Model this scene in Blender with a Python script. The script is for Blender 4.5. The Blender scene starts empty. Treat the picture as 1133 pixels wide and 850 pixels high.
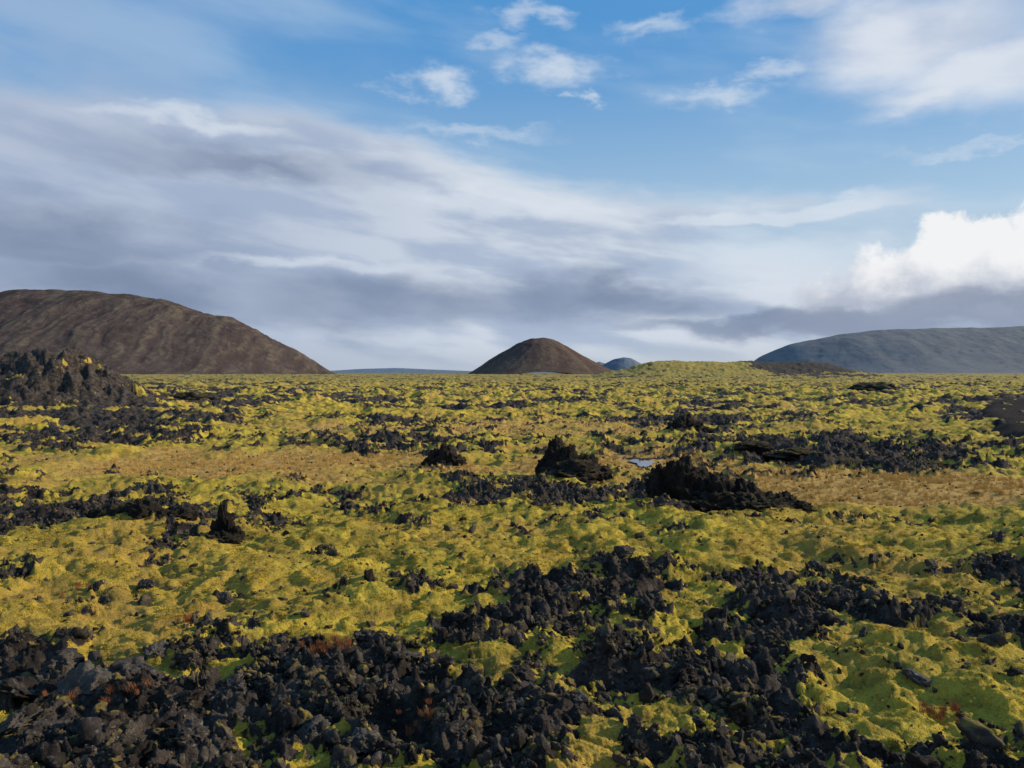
import bpy, math, numpy as np
from mathutils import Vector
rng=np.random.default_rng(7)
F=889.0; H=3.5; CX=566.5; HY=412.0
scene=bpy.context.scene
scene.view_settings.view_transform='Standard'
scene.view_settings.look='None'
scene.view_settings.exposure=0

# ------------------------------------------------------------ numpy noise
PN=4096
perm=rng.permutation(PN); ang=rng.random(PN)*2*np.pi
GX=np.cos(ang); GY=np.sin(ang)
g3=rng.normal(size=(PN,3)); g3/=np.linalg.norm(g3,axis=1)[:,None]
def fade(t): return t*t*t*(t*(t*6-15)+10)
def perlin2(x,y):
    xi=np.floor(x).astype(np.int64); yi=np.floor(y).astype(np.int64)
    xf=x-xi; yf=y-yi; u=fade(xf); v=fade(yf)
    def g(ix,iy,dx,dy):
        k=perm[(perm[ix%PN]+iy)%PN]
        return GX[k]*dx+GY[k]*dy
    a=g(xi,yi,xf,yf); b=g(xi+1,yi,xf-1,yf)
    c=g(xi,yi+1,xf,yf-1); d=g(xi+1,yi+1,xf-1,yf-1)
    return ((a+(b-a)*u)*(1-v)+(c+(d-c)*u)*v)*1.4
def perlin3(p):
    i=np.floor(p).astype(np.int64); f=p-i; w=fade(f)
    r=0
    for a in (0,1):
        for b in (0,1):
            for c in (0,1):
                k=perm[(perm[(perm[(i[:,0]+a)%PN]+i[:,1]+b)%PN]+i[:,2]+c)%PN]
                d=f-np.array([a,b,c])
                r=r+(g3[k]*d).sum(1)*(w[:,0] if a else 1-w[:,0])*(w[:,1] if b else 1-w[:,1])*(w[:,2] if c else 1-w[:,2])
    return r*1.4
def fbm2(x,y,s,o=4,off=0.0,gain=.5):
    r=0;a=1.0
    for k in range(o):
        r=r+a*perlin2(x/s+off+17.3*k,y/s-off*1.7+9.1*k); a*=gain; s/=2.03
    return r
def sst(a,b,x):
    t=np.clip((x-a)/(b-a),0,1); return t*t*(3-2*t)

# ------------------------------------------------------------ ground layout
def gpos(px,py,dz=0.):
    d=H*F/(py-HY); return (px-CX)/F*d,d
def ell(u,v,cx,cy,rx,ry):
    return np.exp(-(((u-cx)/rx)**2+((v-cy)/ry)**2))
LAVA=[(330,800,430,75,.42),(100,760,200,45,.30),(860,690,330,38,.32),(1050,650,190,30,.20),(620,700,130,30,.14),
 (560,810,170,50,.2),(130,578,170,24,.42),(440,495,85,13,.4),(90,475,130,24,.40),(940,507,125,18,.62),(690,553,170,12,.6),
 (770,470,45,9,.5),(200,440,140,9,.3),(580,640,150,12,.15),(490,662,120,9,.22),
 (930,810,230,45,-.2),(280,645,280,35,-.3),(560,605,420,18,-.25),(1000,545,200,13,-.7),(1010,590,180,18,-.25),(560,515,90,10,-.2),(250,515,240,16,-.4)]
DRY=[(1010,545,230,17,1.7),(890,535,90,12,1.1),(290,515,330,20,.8),(600,475,330,12,.65),(700,512,110,10,1.0),(120,700,160,14,.4),(1050,800,60,30,.5),(480,560,200,14,.35),(850,450,200,8,.5),(420,600,200,12,.3)]
def uv(x,y):
    yy=np.maximum(y,1.0)
    return np.clip(x/yy,-3,3)*F+CX, HY+H*F/yy
MOUND=([-330,-220,-60,-20,0,30,60,72,85,95,112,132,165,200],[450,428,404,400,401,394,392,389.5,391,399,411,427,443,453])
GREEN=([655,690,718,748,800,850,885,908,925,960,1010],[418,410,401.5,399,400.5,401,401.5,402,408,415,418.5])
PX,PY=gpos(711,513)
def ridge(x,y,D,pts,W):
    px=x/D*F+CX
    P=np.interp(px,pts[0],pts[1],left=999,right=999)
    P=np.maximum(0,H-(P-HY)/F*D)
    return P*np.exp(-((y-D)/W)**2)
def masks(x,y):
    u,v=uv(x,y); r=np.hypot(x,y)
    m=.35+0*x
    for e in LAVA: m=m+e[4]*ell(u,v,*e[:4])
    d=0*x
    for e in DRY: d=d+e[4]*ell(u,v,*e[:4])
    far=sst(30,90,r)
    n=fbm2(x,y,1.9,6,3.1,.70)*.50*(1-far)+fbm2(x,y,11.,6,8.1,.72)*.62*far+fbm2(x,y,7,2,5.5)*.14
    m=m+n+.10*far*np.exp(-((r-120)/110)**2)
    mo=ridge(x,y,78,MOUND,9); m=m+np.clip(mo/3,0,1)*.38
    gr=ridge(x,y,480,GREEN,45)/8.; px=x/480*F+CX
    m=m-gr*.35*(px<825)+gr*1.3*sst(805,830,px)*(1-sst(925,940,px))
    lava=sst(.40,.70,m)
    dry=sst(.30,.75,d+fbm2(x,y,3.5,4,1.7)*.35)
    return lava,dry
def hummock(x,y):
    wx=.3*perlin2(x*2.2,y*2.2); wy=.3*perlin2(x*2.2+40,y*2.2)
    return np.abs(perlin2(x/.75+wx,y/.6+wy))*.16+np.abs(perlin2(x/.30+5+wx,y/.26+wy))*.075
def lumps(x,y): return np.abs(fbm2(x,y,4.2,5,12.2,.62))
def height(x,y,lava=None,dry=None):
    if lava is None: lava,dry=masks(x,y)
    r=np.hypot(x,y)
    far=sst(25,120,r); vf=1-sst(900,2500,r)
    h=fbm2(x,y,55,3,4.4)*.8*far*vf
    h=h+fbm2(x,y,7,3,2.2)*.30*(1-.5*dry)*(.5+.5*sst(6,14,r))
    h=h+lumps(x,y)*(.12+.66*far)*vf*(1-.7*dry)
    lump2=np.abs(perlin2(x/2.6+3,y/2.6))
    h=h+(lump2-.2)*.30*(1-.8*dry)
    fine=1-sst(60,140,r)
    h=h+hummock(x,y)*1.1*fine*(1-.75*dry)*(1-.3*lava)
    near=1-sst(18,40,r)
    h=h+(np.abs(fbm2(x,y,.13,3,2.,.6))*.024*(1-.4*dry))*near
    rough=(.5-np.abs(fbm2(x,y,.9,4,7.7,.6)))*.34+(.4-np.abs(fbm2(x,y,3.2,4,1.2,.6)))*.62*sst(15,40,r)
    mo=ridge(x,y,78,MOUND,8)
    h=h+rough*lava*fine*(1-.5*np.clip(mo,0,1))-lava*.06*fine
    h=h+(np.abs(fbm2(x,y,.35,3,3.3,.65)))*.12*lava*(1-sst(25,50,r))
    h=h+mo*(1+.12*fbm2(x,y,4.,4,2.8,.6))+np.clip(mo,0,1.5)*(.4-np.abs(fbm2(x,y,3.2,5,5.8,.6)))*.75
    gr=ridge(x,y,480,GREEN,45); h=h+gr*(1+.07*fbm2(x,y,18,4,6.8))
    h=h-.15*(1-sst(2,6,r))
    wp=np.exp(-(((x-PX)/1.5)**2+((y-PY)/4.)**2)**2)
    h=h*(1-wp)+(-.02+.25*h)*wp
    return h

# ------------------------------------------------------------ mesh helper
def make_mesh(name,co,faces,smooth=True):
    me=bpy.data.meshes.new(name)
    co=np.asarray(co,dtype=np.float32); faces=np.asarray(faces,dtype=np.int32)
    k=faces.shape[1]
    me.vertices.add(len(co)); me.vertices.foreach_set('co',co.ravel())
    me.loops.add(faces.size); me.loops.foreach_set('vertex_index',faces.ravel())
    me.polygons.add(len(faces)); me.polygons.foreach_set('loop_start',np.arange(len(faces),dtype=np.int32)*k)
    me.update(calc_edges=True); me.validate()
    if smooth: me.polygons.foreach_set('use_smooth',np.ones(len(me.polygons),dtype=bool))
    return me
def add_attr(me,name,val):
    a=me.attributes.new(name,'FLOAT','POINT'); a.data.foreach_set('value',np.asarray(val,dtype=np.float32))
def link(name,me,mat):
    ob=bpy.data.objects.new(name,me); scene.collection.objects.link(ob)
    if mat: me.materials.append(mat)
    return ob
def grid_faces(nr,nc,wrap=False):
    i=np.arange(nr-1)[:,None]; j=np.arange(nc if wrap else nc-1)[None,:]
    j2=(j+1)%nc
    a=i*nc+j; b=i*nc+j2; c=(i+1)*nc+j2; d=(i+1)*nc+j
    return np.stack([a,b,c,d],-1).reshape(-1,4)

# ------------------------------------------------------------ node helper
class E:
    T=None
    def __init__(s,v): s.v=v
    @staticmethod
    def m(op,*a):
        n=E.T.nodes.new('ShaderNodeMath'); n.operation=op
        for k,q in enumerate(a):
            q=q.v if isinstance(q,E) else q
            if isinstance(q,(int,float)): n.inputs[k].default_value=q
            else: E.T.links.new(q,n.inputs[k])
        return E(n.outputs[0])
    def __add__(s,o): return E.m('ADD',s,o)
    __radd__=__add__
    def __sub__(s,o): return E.m('SUBTRACT',s,o)
    def __rsub__(s,o): return E.m('SUBTRACT',o,s)
    def __mul__(s,o): return E.m('MULTIPLY',s,o)
    __rmul__=__mul__
    def __truediv__(s,o): return E.m('DIVIDE',s,o)
    def clamp(s): return E.m('MINIMUM',E.m('MAXIMUM',s,0.0),1.0)
def smooth(a,b,x):
    n=E.T.nodes.new('ShaderNodeMapRange'); n.interpolation_type='SMOOTHSTEP'
    E.T.links.new(x.v,n.inputs['Value']); n.inputs['From Min'].default_value=a; n.inputs['From Max'].default_value=b
    if a>b:
        n.inputs['From Min'].default_value=b; n.inputs['From Max'].default_value=a
        n.inputs['To Min'].default_value=1; n.inputs['To Max'].default_value=0
    return E(n.outputs['Result'])
def noise(vec,scale,detail=5,rough=.55,dist=0,out='Fac'):
    n=E.T.nodes.new('ShaderNodeTexNoise'); E.T.links.new(vec.v,n.inputs['Vector'])
    n.inputs['Scale'].default_value=scale; n.inputs['Detail'].default_value=detail
    n.inputs['Roughness'].default_value=rough; n.inputs['Distortion'].default_value=dist
    return E(n.outputs[out])
def noise2(vec,scale,detail=5,rough=.55):
    n=E.T.nodes.new('ShaderNodeTexNoise'); n.noise_dimensions='2D'; E.T.links.new(vec.v,n.inputs['Vector'])
    n.inputs['Scale'].default_value=scale; n.inputs['Detail'].default_value=detail; n.inputs['Roughness'].default_value=rough
    return E(n.outputs['Fac'])
def mix(f,a,b):
    n=E.T.nodes.new('ShaderNodeMix'); n.data_type='RGBA'; n.clamp_factor=True
    for q,i in ((f,0),(a,6),(b,7)):
        q=q.v if isinstance(q,E) else q
        if isinstance(q,tuple): n.inputs[i].default_value=(q[0],q[1],q[2],1)
        elif isinstance(q,(int,float)): n.inputs[i].default_value=q
        else: E.T.links.new(q,n.inputs[i])
    return E(n.outputs[2])
def comb(x,y,z=0.0):
    n=E.T.nodes.new('ShaderNodeCombineXYZ')
    for k,q in enumerate((x,y,z)):
        if isinstance(q,E): E.T.links.new(q.v,n.inputs[k])
        else: n.inputs[k].default_value=q
    return E(n.outputs[0])
def sep(v):
    n=E.T.nodes.new('ShaderNodeSeparateXYZ'); E.T.links.new(v.v,n.inputs[0]); return [E(o) for o in n.outputs]
def attr(name,typ='GEOMETRY'):
    n=E.T.nodes.new('ShaderNodeAttribute'); n.attribute_name=name; n.attribute_type=typ; return E(n.outputs['Fac'])
def newmat(name):
    m=bpy.data.materials.new(name); m.use_nodes=True; t=m.node_tree; E.T=t
    b=t.nodes['Principled BSDF']; b.inputs['Roughness'].default_value=.95
    b.inputs['Specular IOR Level'].default_value=.15
    g=t.nodes.new('ShaderNodeNewGeometry')
    return m,t,b,E(g.outputs['Position'])
def bump(h,dist,strength=1.0,prev=None):
    n=E.T.nodes.new('ShaderNodeBump'); n.inputs['Distance'].default_value=dist; n.inputs['Strength'].default_value=strength
    E.T.links.new(h.v,n.inputs['Height'])
    if prev: E.T.links.new(prev.v,n.inputs['Normal'])
    return E(n.outputs[0])
def obrand():
    n=E.T.nodes.new('ShaderNodeObjectInfo'); return E(n.outputs['Random'])

def mosscol(P):
    n1=noise(P,.22,3,.6); n2=noise(P,1.6,5,.68); n3=noise(P,12,4,.72)
    c=mix(smooth(.38,.60,n2),(.28,.205,.030),(.60,.44,.052))
    c=mix(smooth(.44,.64,n1)*.75,c,(.46,.275,.058))
    c=mix(smooth(.46,.34,n3)*.6,c,(.12,.078,.022))
    c=mix(smooth(.62,.74,n2)*.65,c,(.40,.20,.05))
    return c
def rockcol(P,lich=.35):
    n=noise(P,3.,4,.65)
    c=mix(smooth(.35,.7,n),(.026,.020,.016),(.090,.070,.056))
    if lich>.05:
        l=smooth(.54,.66,noise(P,22,3,.7))*smooth(.40,.56,n)
        c=mix(l*lich,c,(.30,.28,.24))
    return c

def ground_mat():
    m,t,b,P=newmat('lava_and_moss_ground')
    lava=attr('lava'); dry=attr('dry'); dist=attr('dist'); cav=attr('cav')
    n=noise(P,4.5,6,.72)-.5; n3=noise(P,.6,7,.75)-.5
    L=smooth(.42,.56,lava*.85+.09+n*1.3*(1-dry*.6)+n3*1.5*smooth(22,70,dist)+(cav-.5)*.45-dry*.14)
    ms=mosscol(P)
    dr=mix(smooth(-.15,.15,n),(.37,.205,.050),(.66,.41,.12))
    ms=mix((dry*1.3+n*.7).clamp()*.9,ms,dr)
    ms=mix(smooth(45,380,dist)*.65,ms,mix(smooth(-.10,.10,n3),(.130,.100,.036),(.38,.30,.085)))  # mid-distance moss: dark flecks, plus haze mixed into the colour
    ms=mix(smooth(500,5000,dist)*.9,ms,(.12,.14,.14))  # far ground greyed: aerial haze put into the base colour
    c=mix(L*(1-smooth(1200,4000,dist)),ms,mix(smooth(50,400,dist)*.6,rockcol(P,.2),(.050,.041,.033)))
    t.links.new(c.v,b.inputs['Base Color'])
    near=1-smooth(40,140,dist)
    bm=bump(noise(P,24,4,.78)*near,.07,.85)
    bm=bump(noise(P,2.2,6,.72)*(1-smooth(200,600,dist)),.28,.55,bm)
    t.links.new(bm.v,b.inputs['Normal'])
    return m
def rock_mat(name='lava_rock',lich=.35,moss=.0,grey=(.12,.10,.083)):
    m,t,b,P=newmat(name)
    c=rockcol(P,lich)
    r=obrand()
    c=mix(smooth(.4,1.,r)*.6,c,grey)
    if moss:
        g=t.nodes.new('ShaderNodeNewGeometry'); nz=sep(E(g.outputs['Normal']))[2]
        c=mix(smooth(.55,.95,nz+(r-.8)*1.2)*moss,c,(.30,.21,.03))
    t.links.new(c.v,b.inputs['Base Color'])
    t.links.new(bump(noise(P,30,4,.8),.05,1.).v,b.inputs['Normal'])
    b.inputs['Roughness'].default_value=.85
    return m
def outcrop_mat():
    m,t,b,P=newmat('outcrop_rock')
    g=t.nodes.new('ShaderNodeNewGeometry'); nz=sep(E(g.outputs['Normal']))[2]
    mo=smooth(.72,.95,nz+(noise(P,3,4,.7)-.5)*.9)
    c=mix(mo*.4,mix(.35,rockcol(P,.1),(.02,.017,.015)),(.18,.14,.03))
    t.links.new(c.v,b.inputs['Base Color'])
    t.links.new(bump(noise(P,7,7,.8),.3,1.).v,b.inputs['Normal'])
    return m

# ------------------------------------------------------------ ground mesh
rs=[.6]
while rs[-1]<26000:
    r=rs[-1]
    if r<800: dr=min(max(r*r/(H*F)*1.15,.013 if r>3 else .06),.0062*r)
    else: dr=.03*r
    rs.append(r+dr)
rs=np.array(rs)
a1=np.radians(np.linspace(-41,41,900)); a2=np.radians(np.linspace(41,319,130)[1:-1])
th=np.concatenate([a1,a2])
R,T=np.meshgrid(rs,th,indexing='ij')
X=(R*np.sin(T)).ravel(); Y=(R*np.cos(T)).ravel()
lava,dry=masks(X,Y); Z=height(X,Y,lava,dry)
rr_=np.hypot(X,Y); f_=sst(30,80,rr_)
cav=(1-np.clip(hummock(X,Y)/.11,0,1))*(1-f_)+(1-np.clip(lumps(X,Y)/.45,0,1))*f_
me=make_mesh('ground',np.stack([X,Y,Z],1),grid_faces(len(rs),len(th),True)[:,::-1])
add_attr(me,'lava',lava); add_attr(me,'dry',dry); add_attr(me,'dist',rr_); add_attr(me,'cav',cav)
ground=link('ground',me,ground_mat())
print('ground verts',len(X))

# ------------------------------------------------------------ rock templates
import bmesh
def ico(sub):
    bm=bmesh.new(); bmesh.ops.create_icosphere(bm,subdivisions=sub,radius=1)
    v=np.array([q.co[:] for q in bm.verts]); f=np.array([[q.index for q in p.verts] for p in bm.faces]); bm.free(); return v,f
def rock_shape(sub,seed,flat=.75,planes=9,rough=.16,cut=.45):
    g=np.random.default_rng(seed); v,f=ico(sub)
    v=v.copy()
    for k in range(planes):
        n=g.normal(size=3); n/=np.linalg.norm(n); d=g.uniform(cut,.8)
        s=v@n; ov=np.maximum(s-d,0); v-=ov[:,None]*n
    nrm=v/np.linalg.norm(v,axis=1)[:,None]
    o=g.random(3)*50
    n=perlin3(v*1.6+o)*.34+(.3-np.abs(perlin3(v*3.5+o)))*rough*2.2+perlin3(v*8+o)*rough*.8+perlin3(v*17+o)*rough*.3
    v=v+nrm*n[:,None]
    v*=np.array([g.uniform(.85,1.3),g.uniform(.75,1.1),flat*g.uniform(.7,1.15)])
    return v,f
stone_m=rock_mat('lava_stone',.5,.7); big_m=rock_mat('lichen_lava_stone',.8,0,(.14,.12,.10))
def coll_of(name,shapes,mat,smooth=False):
    c=bpy.data.collections.new(name)
    for k,(v,f) in enumerate(shapes):
        me=make_mesh(f'{name}_{k:02d}',v,f,smooth); me.materials.append(mat)
        c.objects.link(bpy.data.objects.new(f'{name}_{k:02d}',me))
    return c
def scatter(name,pos,rot,scl,idx,coll):
    me=bpy.data.meshes.new(name); me.vertices.add(len(pos)); me.vertices.foreach_set('co',np.asarray(pos,dtype=np.float32).ravel())
    for nm,val in (('rot',rot),('scl',scl)):
        a=me.attributes.new(nm,'FLOAT_VECTOR','POINT'); a.data.foreach_set('vector',np.asarray(val,dtype=np.float32).ravel())
    a=me.attributes.new('idx','INT','POINT'); a.data.foreach_set('value',np.asarray(idx,dtype=np.int32))
    ob=link(name,me,None)
    t=bpy.data.node_groups.new(name+'_scatter','GeometryNodeTree')
    t.interface.new_socket('Geometry',in_out='INPUT',socket_type='NodeSocketGeometry')
    t.interface.new_socket('Geometry',in_out='OUTPUT',socket_type='NodeSocketGeometry')
    gi=t.nodes.new('NodeGroupInput'); go=t.nodes.new('NodeGroupOutput')
    mp=t.nodes.new('GeometryNodeMeshToPoints')
    ip=t.nodes.new('GeometryNodeInstanceOnPoints'); ci=t.nodes.new('GeometryNodeCollectionInfo')
    ci.inputs['Collection'].default_value=coll; ci.inputs['Separate Children'].default_value=True; ci.inputs['Reset Children'].default_value=True
    ip.inputs['Pick Instance'].default_value=True
    def na(nm,ty):
        n=t.nodes.new('GeometryNodeInputNamedAttribute'); n.data_type=ty; n.inputs['Name'].default_value=nm
        return [o for o in n.outputs if o.enabled and o.name=='Attribute'][0]
    t.links.new(gi.outputs[0],mp.inputs[0]); t.links.new(mp.outputs[0],ip.inputs['Points'])
    t.links.new(ci.outputs[0],ip.inputs['Instance'])
    t.links.new(na('idx','INT'),ip.inputs['Instance Index'])
    t.links.new(na('rot','FLOAT_VECTOR'),ip.inputs['Rotation'])
    t.links.new(na('scl','FLOAT_VECTOR'),ip.inputs['Scale'])
    t.links.new(ip.outputs[0],go.inputs[0])
    md=ob.modifiers.new('scatter','NODES'); md.node_group=t
    return ob
stones=coll_of('lava_stone',[rock_shape(3,s,.7,8,.24,.35) for s in range(14)],stone_m)
N=210000
r=np.exp(rng.uniform(np.log(4.6),np.log(50),N)); a=np.radians(rng.uniform(-42,42,N))
x=r*np.sin(a); y=r*np.cos(a); L,D=masks(x,y)
clump=fbm2(x,y,.8,4,9.9,.6)
s=.0118*(rng.pareto(1.7,N)+1)*np.clip(1+clump,.6,2); s=np.minimum(s,.125*rng.uniform(.35,1,N)); s=np.maximum(s,.0017*r)*rng.uniform(.8,1.3,N)
keep=rng.random(N)<np.clip(L*.85+.03+.05*(clump>.4),0,1)*np.clip(1.1-r/50,.1,1)*np.clip(.6+clump*1.3,.08,1)
x,y,r,s,L=x[keep],y[keep],r[keep],s[keep],L[keep]
z=height(x,y)+s*.1
sc=s[:,None]*rng.uniform(.7,1.35,(len(s),3))
scatter('lava_stones',np.stack([x,y,z],1),rng.uniform(0,6.28,(len(s),3)),sc,rng.integers(0,14,len(s)),stones)
print('stones',len(s))

bould=coll_of('lichen_boulder',[rock_shape(5,100+s,.85,9,.2,.4) for s in range(6)],big_m,False)
B=[(95,780,.36),(20,775,.28),(145,757,.27),(255,780,.29),(190,795,.23),(320,790,.17),(60,830,.21),(215,840,.19),(130,855,.20),(15,820,.20),(290,850,.15),(345,830,.14),(410,725,.15),(505,700,.14),(400,850,.15),(170,735,.18),(60,745,.21),(690,640,.16),(905,630,.19),(160,655,.16),(700,715,.14),(450,745,.13),(880,700,.15),(1020,770,.14),(1100,740,.14),(830,640,.14),(580,770,.13),(960,655,.15),(1050,690,.14),(250,670,.13),(500,840,.13),(640,800,.13),(760,770,.14)]
bx=np.array([(*gpos(px,py),s_) for px,py,s_ in B]); bz=height(bx[:,0],bx[:,1])+bx[:,2]*.12
scatter('lichen_boulders',np.stack([bx[:,0],bx[:,1],bz],1),np.stack([rng.uniform(-.4,.4,len(bx)),rng.uniform(-.4,.4,len(bx)),rng.uniform(0,6,len(bx))],1),
  bx[:,2][:,None]*np.stack([rng.uniform(1,1.3,len(bx)),rng.uniform(.9,1.1,len(bx)),rng.uniform(.75,1.,len(bx))],1),rng.integers(0,6,len(bx)),bould)

# ------------------------------------------------------------ lava outcrops
om=outcrop_mat()
def outcrop(name,px,py,lobes,seed,sub=5,rough=.5,hs=.92):
    x0,d=gpos(px,py); k=d/F
    vs=[];fs=[];n0=0
    for i,(lx,dy,hw,hh) in enumerate(lobes):
        v,f=rock_shape(sub,seed+i,1.,7,.15,.6)
        v=v/np.abs(v).max(0)
        w=hw*k*1.25; h=hh*k*hs
        dirn=v/np.linalg.norm(v,axis=1)[:,None]
        v=v*np.array([w,w*.8,h])
        v[:,0]+=x0+lx*k; v[:,1]+=d+dy
        gz=height(np.array([x0+lx*k]),np.array([d+dy]))[0]
        vv=v/(min(w,h)*2.2)
        n=(.3-np.abs(perlin3(vv*2.1+seed)))*.34+(.3-np.abs(perlin3(vv*4.6+seed)))*.32+perlin3(vv*11+seed)*.14+perlin3(vv*23+seed)*.07
        v=v+dirn*(n*rough*2*min(w,h))[:,None]
        v[:,2]+=gz-.08*h
        vs.append(v); fs.append(f+n0); n0+=len(v)
    return link(name,make_mesh(name,np.concatenate(vs),np.concatenate(fs),False),om)
outcrop('lava_outcrop',800,562,[(-46,0,24,58),(-24,.3,26,56),(-62,.2,18,44),(0,0,32,48),(30,-.2,30,36),(58,-.3,26,24),(-8,-.5,48,28),(74,-.4,20,14),(20,-.7,40,19)],310,6,.48)
outcrop('lava_outcrop',632,532,[(-10,0,15,47),(-22,.2,13,32),(4,0,18,37),(18,0,17,26),(30,0,13,15),(-3,-.4,30,18)],323,5,.45)
outcrop('lava_outcrop',768,480,[(-12,0,16,20),(0,.5,16,18),(12,0,15,12),(26,0,12,7)],340,5,.45)
outcrop('lava_outcrop',247,603,[(0,0,9,50),(-6,.1,12,28),(9,0,11,19),(3,-.2,18,13)],360,5,.5)
outcrop('lava_outcrop',490,514,[(0,0,14,28),(-12,0,12,18),(14,0,13,14)],380,5,.5)
outcrop('lava_outcrop',205,447,[(0,0,28,13),(-28,0,24,10),(26,0,16,8)],400,5,.5)
outcrop('lava_outcrop',160,592,[(0,0,18,22),(-26,.2,24,19),(18,.1,20,14),(-55,.2,22,14),(40,0,14,9)],420,5,.5)
outcrop('lava_outcrop',966,434,[(0,0,22,10),(-14,0,14,8),(14,0,13,6)],440,4,.4)
outcrop('lava_outcrop',940,512,[(0,0,30,10),(-60,0,30,9),(50,0,35,9),(80,-1,22,7),(-100,1,20,7)],460,5,.5)

# ------------------------------------------------------------ hills
def hill_mat(name,cols,scale=1.,bstr=.5):
    m,t,b,P=newmat(name)
    st=attr('streak')
    n=noise(P,.02*scale,7,.72); n2=noise(P,.10*scale,5,.7)
    c=mix(smooth(.38,.62,n),cols[0],cols[1])
    c=mix(smooth(.50,.64,n2*.7+st*.3)*.5,c,cols[2])
    c=mix(smooth(.50,.36,n2*.6+st*.4)*.35,c,(cols[0][0]*.6,cols[0][1]*.58,cols[0][2]*.6))
    t.links.new(c.v,b.inputs['Base Color'])
    t.links.new(bump(noise(P,.09*scale,7,.75),5/scale,bstr).v,b.inputs['Normal'])
    b.inputs['Specular IOR Level'].default_value=0
    return m
def ridge_hill(name,D,pts,mat,wf=2.2,wmin=60,nx=420,ny=160,gully=.07,rad=False,amp=.02):
    pxs=np.array(pts)[:,0].astype(float); pys=np.array(pts)[:,1].astype(float)
    xs=np.linspace((pxs[0]-CX)/F*D,(pxs[-1]-CX)/F*D,nx)
    hmax=(HY-pys.min())/F*D+H
    Wm=max(hmax*wf,wmin)
    ts=np.linspace(-Wm,Wm,ny)
    XX,TT=np.meshgrid(xs,ts)
    ker=np.hanning(11); ker/=ker.sum()
    xg=np.linspace(pxs[0],pxs[-1],500); yg=np.interp(xg,pxs,pys); yg=np.convolve(np.pad(yg,5,mode='edge'),ker,'valid')
    prof=lambda xx: np.maximum(0,H-(np.interp(xx/D*F+CX,xg,yg)-HY)/F*D)
    if rad:
        ix=np.argmin(pys); xc=(pxs[ix]-CX)/F*D
        rho=np.hypot(XX-xc,TT); w=np.where(rho>0,(XX-xc)/np.maximum(rho,1e-6),0)*.5+.5
        Pm=prof(xc+rho)*w+prof(xc-rho)*(1-w); Pm=np.where(rho>max(xs[-1]-xc,xc-xs[0]),0,Pm)
        cx_=(XX-xc)/np.maximum(rho,1); cy_=TT/np.maximum(rho,1)
        st=fbm2(cx_*5+rho/hmax*.6,cy_*5+rho/hmax*.3,1.,5,3.,.6)
        h=Pm+(gully*hmax*st)*np.sin(np.clip(Pm/hmax,0,1)*np.pi)
    else:
        P0=prof(XX)
        W=np.maximum(P0*wf,wmin)
        q=np.clip(np.abs(TT)/W,0,1)
        sh=np.clip(1-q,0,1); sh=sh*.5+.5*(.5+.5*np.cos(np.pi*q))
        sh=np.where(q>=1,0,sh)
        wv=fbm2(XX,TT,hmax*1.2,4,9.)
        st=fbm2(XX/hmax*9+q*P0/hmax*1.2+wv*2.2,q*2.2+wv,1.,6,3.,.62)
        h0=P0*sh/hmax
        h=P0*sh+gully*hmax*st*np.sin(np.clip(h0,0,1)*np.pi)
    h=h+amp*hmax*fbm2(XX,TT,hmax*.6,6,1.3)*np.clip(h/hmax*3,0,1)-2.0
    co=np.stack([XX.ravel(),(TT+D).ravel(),h.ravel()],1)
    me=make_mesh(name,co,grid_faces(ny,nx))
    add_attr(me,'streak',(st*.5+.5).ravel())
    return link(name,me,mat)
m1=hill_mat('scoria_slope',[(.074,.055,.051),(.106,.081,.070),(.17,.14,.090)],1.,.6)  # brown scoria, kept dark with cloud shadow put into the colour
ridge_hill('scoria_hill',1500,[(-700,420),(-450,395),(-250,350),(-100,334),(-20,327),(10,320.5),(35,318.5),(100,321),(150,327),(190,334),(222,343),(255,350),(268,354),(300,371),(335,391),(368,411),(385,417)],m1,2.3,40,700,260,.013,False,.034)
m2=hill_mat('scoria_cone_slope',[(.092,.064,.054),(.128,.092,.072),(.165,.122,.08)],1.2,.5)
ridge_hill('scoria_cone',1400,[(500,420),(515,414),(532,404),(552,391),(572,379),(586,374.),(600,372.5),(612,374.5),(628,382),(646,393),(664,403),(682,411),(700,418)],m2,1.9,40,360,260,.006,True,.024)
m3=hill_mat('hazed_plateau_slope',[(.19,.195,.20),(.21,.215,.212),(.225,.225,.215)],.35,.22)  # pale grey because distance haze is put into the slope colours
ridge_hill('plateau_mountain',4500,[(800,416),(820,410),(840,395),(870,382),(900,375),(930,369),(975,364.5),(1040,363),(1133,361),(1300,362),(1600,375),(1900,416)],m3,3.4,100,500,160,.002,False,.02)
m4=hill_mat('blue_hazed_slope',[(.14,.17,.21),(.16,.19,.23),(.17,.20,.23)],.4,.3)  # bluish tint is air haze mixed into the base colours
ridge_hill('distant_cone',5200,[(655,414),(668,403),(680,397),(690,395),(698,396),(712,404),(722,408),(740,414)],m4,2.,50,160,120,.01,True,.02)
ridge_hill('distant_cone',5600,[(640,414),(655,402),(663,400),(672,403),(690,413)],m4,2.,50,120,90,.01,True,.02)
m5=hill_mat('hazed_horizon_slope',[(.15,.20,.26),(.16,.21,.27),(.17,.22,.27)],.2,.2)  # bluest set: horizon haze carried by the base colours
ridge_hill('horizon_hills',9500,[(200,413),(370,410.),(400,408.),(440,407.),(475,408.6),(520,410.5),(560,410.),(700,410),(820,410.5),(900,412.)],m5,3,300,300,40,.0,False,.0)

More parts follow.
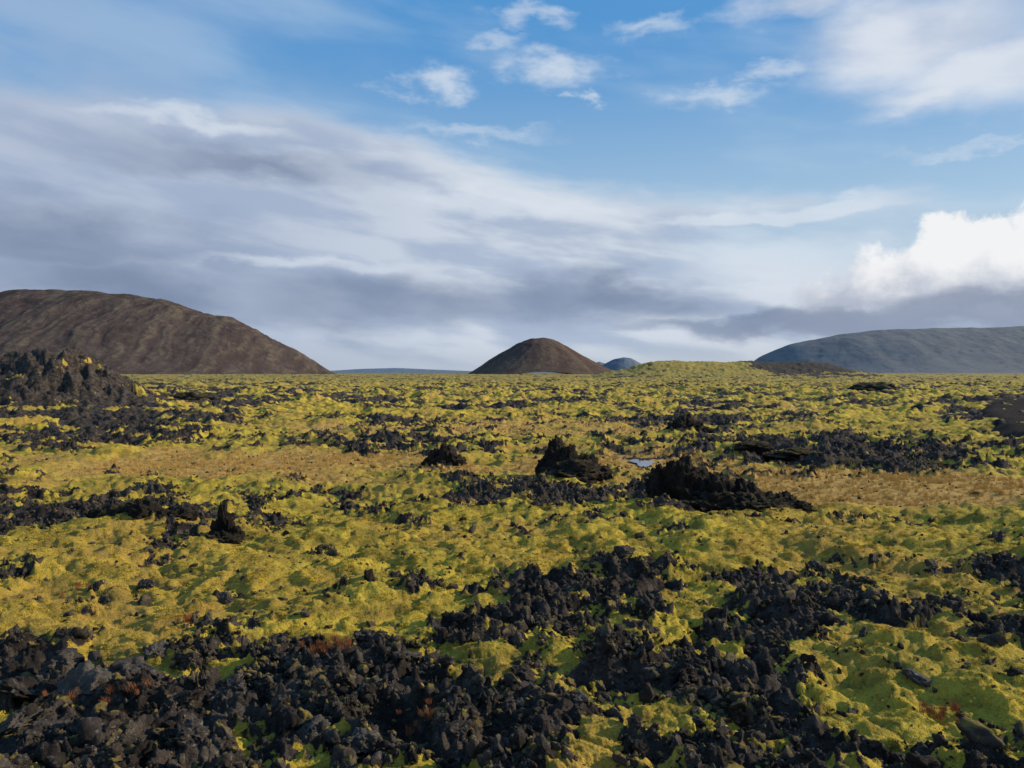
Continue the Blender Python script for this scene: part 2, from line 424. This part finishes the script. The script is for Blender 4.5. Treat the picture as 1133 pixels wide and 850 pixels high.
# ------------------------------------------------------------ pond
pm,t,b,P=newmat('pond_water'); b.inputs['Base Color'].default_value=(.02,.025,.03,1); b.inputs['Roughness'].default_value=.05; b.inputs['Specular IOR Level'].default_value=.6
tt=np.linspace(0,2*np.pi,40,endpoint=False)
rr=1+.25*np.sin(3*tt+1)+.12*np.sin(5*tt)
px_=PX+.38*rr*np.cos(tt); py_=PY+1.2*rr*np.sin(tt)
gz=np.percentile(height(px_,py_),60)+.04
co=np.stack([px_,py_,np.full(40,gz)],1)
mep=bpy.data.meshes.new('pond'); mep.from_pydata(co.tolist(),[],[list(range(40))]); link('pond',mep,pm)

# ------------------------------------------------------------ gravel track
tm,t,b,P=newmat('track_gravel'); c=mix(noise(P,5,6,.7),(.035,.031,.028),(.100,.088,.078)); t.links.new(c.v,b.inputs['Base Color'])
t.links.new(bump(noise(P,5,7,.8),.25).v,b.inputs['Normal']); b.inputs['Specular IOR Level'].default_value=0
ctrl=[(1440,575),(1262,520),(1178,492),(1138,474),(1122,461),(1134,451),(1116,443),(1050,436),(950,431)]
cp=np.array([gpos(*c_) for c_ in ctrl]); tq=np.linspace(0,len(cp)-1,300)
def cr(P_,t_):
    i=np.clip(np.floor(t_).astype(int),0,len(P_)-2); f=(t_-i)[:,None]
    p0=P_[np.maximum(i-1,0)];p1=P_[i];p2=P_[i+1];p3=P_[np.minimum(i+2,len(P_)-1)]
    return .5*((2*p1)+(-p0+p2)*f+(2*p0-5*p1+4*p2-p3)*f*f+(-p0+3*p1-3*p2+p3)*f**3)
pl=cr(cp,tq); tg=np.gradient(pl,axis=0); tg/=np.linalg.norm(tg,axis=1)[:,None]; nn=np.stack([-tg[:,1],tg[:,0]],1)
hz=height(pl[:,0],pl[:,1]); hz=np.convolve(np.pad(hz,20,mode='edge'),np.ones(41)/41,'valid')
cols=[]
for o,dz in ((-3.2,-.5),(-1.8,.28),(-1.3,.40),(-.7,.32),(0,.38),(.7,.32),(1.3,.40),(1.8,.28),(3.2,-.5)):
    q=pl+nn*(o*(1+.15*fbm2(pl[:,0],pl[:,1],2,4,o)))[:,None]; cols.append(np.stack([q[:,0],q[:,1],hz+dz+.18*fbm2(q[:,0],q[:,1],1.2,4)],1))
co=np.stack(cols,1).reshape(-1,3)
link('gravel_track',make_mesh('gravel_track',co,grid_faces(300,9)),tm)

# ------------------------------------------------------------ moss fuzz, grass, red shrubs
def tuft(seed,n,spread,hgt,wid,lean):
    g=np.random.default_rng(seed); v=[];f=[]
    for i in range(n):
        a=g.uniform(0,6.28); rr=spread*np.sqrt(g.random()); bx_,by_=rr*np.cos(a),rr*np.sin(a)
        h=hgt*g.uniform(.5,1.2); la=g.uniform(0,6.28); le=lean*g.random()*h
        wa=g.uniform(0,3.14); wx,wy=np.cos(wa)*wid,np.sin(wa)*wid
        k=len(v)
        v+= [(bx_-wx,by_-wy,-.1*hgt),(bx_+wx,by_+wy,-.1*hgt),(bx_+le*.4*np.cos(la)+wx*.7,by_+le*.4*np.sin(la)+wy*.7,h*.6),(bx_+le*.4*np.cos(la)-wx*.7,by_+le*.4*np.sin(la)-wy*.7,h*.6)]
        v+= [(bx_+le*np.cos(la)+wx*.1,by_+le*np.sin(la)+wy*.1,h),(bx_+le*np.cos(la)-wx*.1,by_+le*np.sin(la)-wy*.1,h)]
        f+= [(k,k+1,k+2,k+3),(k+3,k+2,k+4,k+5)]
    return np.array(v),np.array(f)
mm,t,b,P=newmat('moss_fuzz')
nn2=noise(P,1.6,4,.65)
c=mix(smooth(.38,.6,nn2),(.37,.265,.036),(.66,.485,.058)); c=mix(smooth(.58,.72,nn2)*.65,c,(.48,.25,.055)); t.links.new(c.v,b.inputs['Base Color'])
fuzz=coll_of('moss_tuft',[tuft(50+k,36,.5,.30,.04,1.2) for k in range(5)],mm)
N=60000
r=np.exp(rng.uniform(np.log(4.6),np.log(22),N)); a=np.radians(rng.uniform(-41,41,N))
x=r*np.sin(a); y=r*np.cos(a); L,D=masks(x,y); hm=hummock(x,y)
keep=(rng.random(N)<np.clip(1-L*1.5,0,1)*np.clip(hm/.10,.0,1)*np.clip(.75+1.2*fbm2(x,y,.5,3,4.),0,1))
x,y,r=x[keep],y[keep],r[keep]; s=.0065*r*rng.uniform(.6,1.4,len(r)); s=np.clip(s,.035,.12)
z=height(x,y)-.008
scatter('moss_carpet',np.stack([x,y,z],1),np.stack([0*x,0*x,rng.uniform(0,6.28,len(x))],1),np.stack([s,s,s*.75],1),rng.integers(0,5,len(x)),fuzz)
gmt,t,b,P=newmat('dry_grass'); c=mix(noise(P,3,3,.6),(.38,.22,.060),(.68,.45,.14)); t.links.new(c.v,b.inputs['Base Color'])
gr=coll_of('grass_tuft',[tuft(80+k,36,.35,1.,.022,.7) for k in range(5)],gmt)
N=50000
r=np.exp(rng.uniform(np.log(4.6),np.log(60),N)); a=np.radians(rng.uniform(-41,41,N))
x=r*np.sin(a); y=r*np.cos(a); L,D=masks(x,y)
keep=(rng.random(N)<np.clip((D-.1)*1.1,0,1)*(1-L))&(((x-PX)/.8)**2+((y-PY)/2.6)**2>1)
x,y,r=x[keep],y[keep],r[keep]; s=np.clip(.0045*r,.06,.14)*rng.uniform(.6,1.3,len(r))
scatter('dry_grass',np.stack([x,y,height(x,y)-.01],1),np.stack([0*x,0*x,rng.uniform(0,6.28,len(x))],1),np.stack([s,s,s],1),rng.integers(0,5,len(x)),gr)
rm,t,b,P=newmat('red_heather'); c=mix(noise(P,9,3,.6),(.22,.065,.03),(.38,.16,.06)); t.links.new(c.v,b.inputs['Base Color'])
hs=coll_of('heather_tuft',[tuft(90+k,70,.5,.8,.02,.9) for k in range(3)],rm)
hp=[]
for (px,py,n) in ((360,742,24),(130,802,10),(30,800,5),(1040,800,10),(205,700,5),(90,665,4),(450,820,8)):
    X0,Y0=gpos(px,py)
    for i in range(n): hp.append((X0+rng.normal()*.12,Y0+rng.normal()*.12))
hp=np.array(hp); s=rng.uniform(.05,.105,len(hp))
scatter('heather_shrubs',np.stack([hp[:,0],hp[:,1],height(hp[:,0],hp[:,1])+.06],1),np.stack([0*s,0*s,rng.uniform(0,6.28,len(s))],1),np.stack([s,s,s],1),rng.integers(0,3,len(s)),hs)

# ------------------------------------------------------------ light and sky
SE=math.radians(24); SR=math.radians(80)
sd=Vector((math.sin(SR)*math.cos(SE),math.cos(SR)*math.cos(SE),math.sin(SE)))
sl=bpy.data.lights.new('sun','SUN'); sl.energy=5.0; sl.angle=math.radians(.5); sl.color=(1,.87,.66)
so=bpy.data.objects.new('sun',sl); scene.collection.objects.link(so); so.rotation_euler=sd.to_track_quat('Z','Y').to_euler(); so.location=(200,80,100)

w=bpy.data.worlds.new('World'); scene.world=w; w.use_nodes=True; t=w.node_tree; E.T=t
try: w.cycles.sampling_method='NONE'
except Exception as e: print(e)
bg=t.nodes['Background']; STR=.1; bg.inputs['Strength'].default_value=STR
sk=t.nodes.new('ShaderNodeTexSky'); sk.sky_type='NISHITA'; sk.sun_disc=False; sk.sun_elevation=SE; sk.sun_rotation=SR
tc=t.nodes.new('ShaderNodeTexCoord'); V=E(tc.outputs['Generated'])
vx,vy,vz=sep(V)
az=E.m('ARCTAN2',vx,vy)*57.29578; el=E.m('ARCSINE',vz)*57.29578
def AE(px,py):
    return math.degrees(math.atan((px-CX)/F)), math.degrees(math.atan((HY-py)/math.hypot(F,px-CX)))
def C(r_,g_,b_):
    f=lambda q:(q/255/12.92 if q/255<.04045 else ((q/255+.055)/1.055)**2.4)/STR
    return (f(r_),f(g_),f(b_))
q1=comb(az*.045+el*.02,el*.19+az*.020)
q2=comb(az*.060,el*.15+az*.010,0.0)
nA=noise2(q1,1.0,5,.5); nB=noise2(q2,1.5,5,.5); nC=noise2(q2,5.,5,.55); nD=noise2(comb(az*.06+7.,el*.15+5.),1.7,5,.5)
wa=az+(nB-.5)*10+(nC-.5)*2.0; we=el+(nD-.5)*4.5+(nC-.5)*1.2
def blob(px,py,rx,ry,lo=.0,hi=.5,wf=1.):
    a0,e0=AE(px,py); sc_=F/57.3
    A=wa-a0; B_=we-e0
    A=A/(rx/sc_*.95); B_=B_/(ry/sc_*.95)
    return smooth(lo,hi,1-E.m('SQRT',A*A+B_*B_))
def mx(*a):
    r_=a[0]
    for q in a[1:]: r_=E.m('MAXIMUM',r_,q)
    return r_
base=E(sk.outputs[0])
base=mix(.8,base,mix(smooth(6,24,el),C(178,208,230),C(80,154,218)))
base=mix(smooth(45,85,el)*.8,base,C(45,95,170))
veil=smooth(.42,.72,nA)*.42
veilL=smooth(-6,-30,az+(nA-.5)*16)*smooth(36,14,el)*.85
col=mix(veil,base,C(190,210,228))
col=mix(veilL*smooth(.2,.6,nB),col,C(152,178,211))
et=17.0-smooth(-16,6,az)*3.4-E.m('MAXIMUM',az-6,0.0)*.11
dk=et-el+(nA-.5)*3.5+(nC-.5)*.9+(nB-.5)*2.0
deck=smooth(-.7,1.2,dk)
gap=smooth(8,20,az)*smooth(11.8,9.5,el)*smooth(5.5,8.5,el)
deck=deck*(1-gap*.7)
nS=noise2(q1,2.4,5,.5)
dcol=mix(smooth(.36,.64,nS),C(172,187,210),C(208,217,229))
dcol=mix(smooth(2.2,0,dk)*.55,dcol,C(222,230,238))
dcol=mix(smooth(4,-26,az)*.6,dcol,C(154,171,200))
col=mix(deck,col,dcol)
brt=mx(blob(330,290,150,13,0,.8),blob(850,235,190,15),blob(860,300,140,44,0,.9),blob(560,225,160,20,0,.8),blob(230,140,150,12,0,.9))
col=mix(brt*.6,col,C(220,228,238))
gry=mx(blob(60,265,290,55,0,.9),blob(450,335,340,52,0,.8),blob(150,312,270,48,0,.8),blob(660,338,190,36,0,.9),blob(820,358,200,20,0,.8),blob(260,180,250,26,0,1.2))
col=mix(gry*.9,col,mix(smooth(.3,.7,nB),C(122,138,166),C(148,162,187)))
col=mix(smooth(2.8,.4,el+(nA-.5)*1.6)*.7,col,mix(smooth(-30,25,az),C(168,180,199),C(190,199,208)))
n5=noise2(comb(az*.2+8.,el*.24),1.3,7,.6); n6=noise2(comb(az*.2,el*.24+3.),1.9,6,.6)
a5=az+(n5-.5)*6; e5=el+(n6-.5)*3.6
def blob2(px,py,rx,ry,lo=0.,hi=.25):
    a0,e0=AE(px,py); sc_=F/57.3
    A=(a5-a0)/(rx/sc_*.9); B_=(e5-e0)/(ry/sc_*.9); return smooth(lo,hi,1-E.m('SQRT',A*A+B_*B_))
cu=mx(blob2(1065,288,78,56),blob2(1125,300,90,50),blob2(985,308,64,40,0,.45),blob2(1190,290,90,70),blob2(930,332,60,26,0,.7))
lit=smooth(3.5,7.5,el+(n5-.5)*6+(az-28)*.12)
ccol=mix(lit,C(182,190,206),C(242,243,245))
ccol=mix(smooth(4.8,2.8,el+(n5-.5)*2),ccol,C(146,157,180))
col=mix(cu,col,ccol)
gb=mx(blob(960,360,180,28,0,.6),blob(1120,350,160,32,0,.6))
col=mix(gb*.85,col,C(140,152,175))
ur=mx(blob(1010,35,170,75,0,.8),blob(1110,70,140,66,0,.8),blob(890,5,100,34,0,.8),blob(1060,100,110,28,0,.9))
col=mix(ur*.85,col,mix(smooth(.35,.65,nB),C(192,203,221),C(228,232,239)))
q7=comb(az*.11,el*.24+az*.02); n7=noise2(q7,2.2,6,.6); n8=noise2(comb(az*.11+4.,el*.24+9.),2.2,6,.6)
a7=az+(n7-.5)*9; e7=el+(n8-.5)*3.2
def puff(px,py,rx,ry,k=1.):
    a0,e0=AE(px,py); sc_=F/57.3
    A=(a7-a0)/(rx/sc_); B_=(e7-e0)/(ry/sc_); return smooth(0,1.0,1-E.m('SQRT',A*A+B_*B_))*k
pf=mx(puff(488,92,62,24),puff(545,45,50,14,.6),puff(590,18,50,16,.7),puff(615,76,80,24),puff(652,109,30,9,.8),puff(800,106,80,16,.8),puff(850,78,60,16,.7),puff(735,30,70,14,.7),puff(520,150,120,12,.6),puff(1060,165,80,8,.5))
col=mix(pf*.75,col,C(216,225,236))
col=mix(smooth(-.2,-4,el),col,C(90,88,60))
t.links.new(col.v,bg.inputs['Color'])

# ------------------------------------------------------------ camera
cam=bpy.data.cameras.new('camera'); co_=bpy.data.objects.new('camera',cam); scene.collection.objects.link(co_)
cam.sensor_width=36; cam.lens=36*F/1133; cam.clip_start=.1; cam.clip_end=60000
co_.location=(0,0,H); co_.rotation_euler=(math.radians(90-.84),0,0)
scene.camera=co_
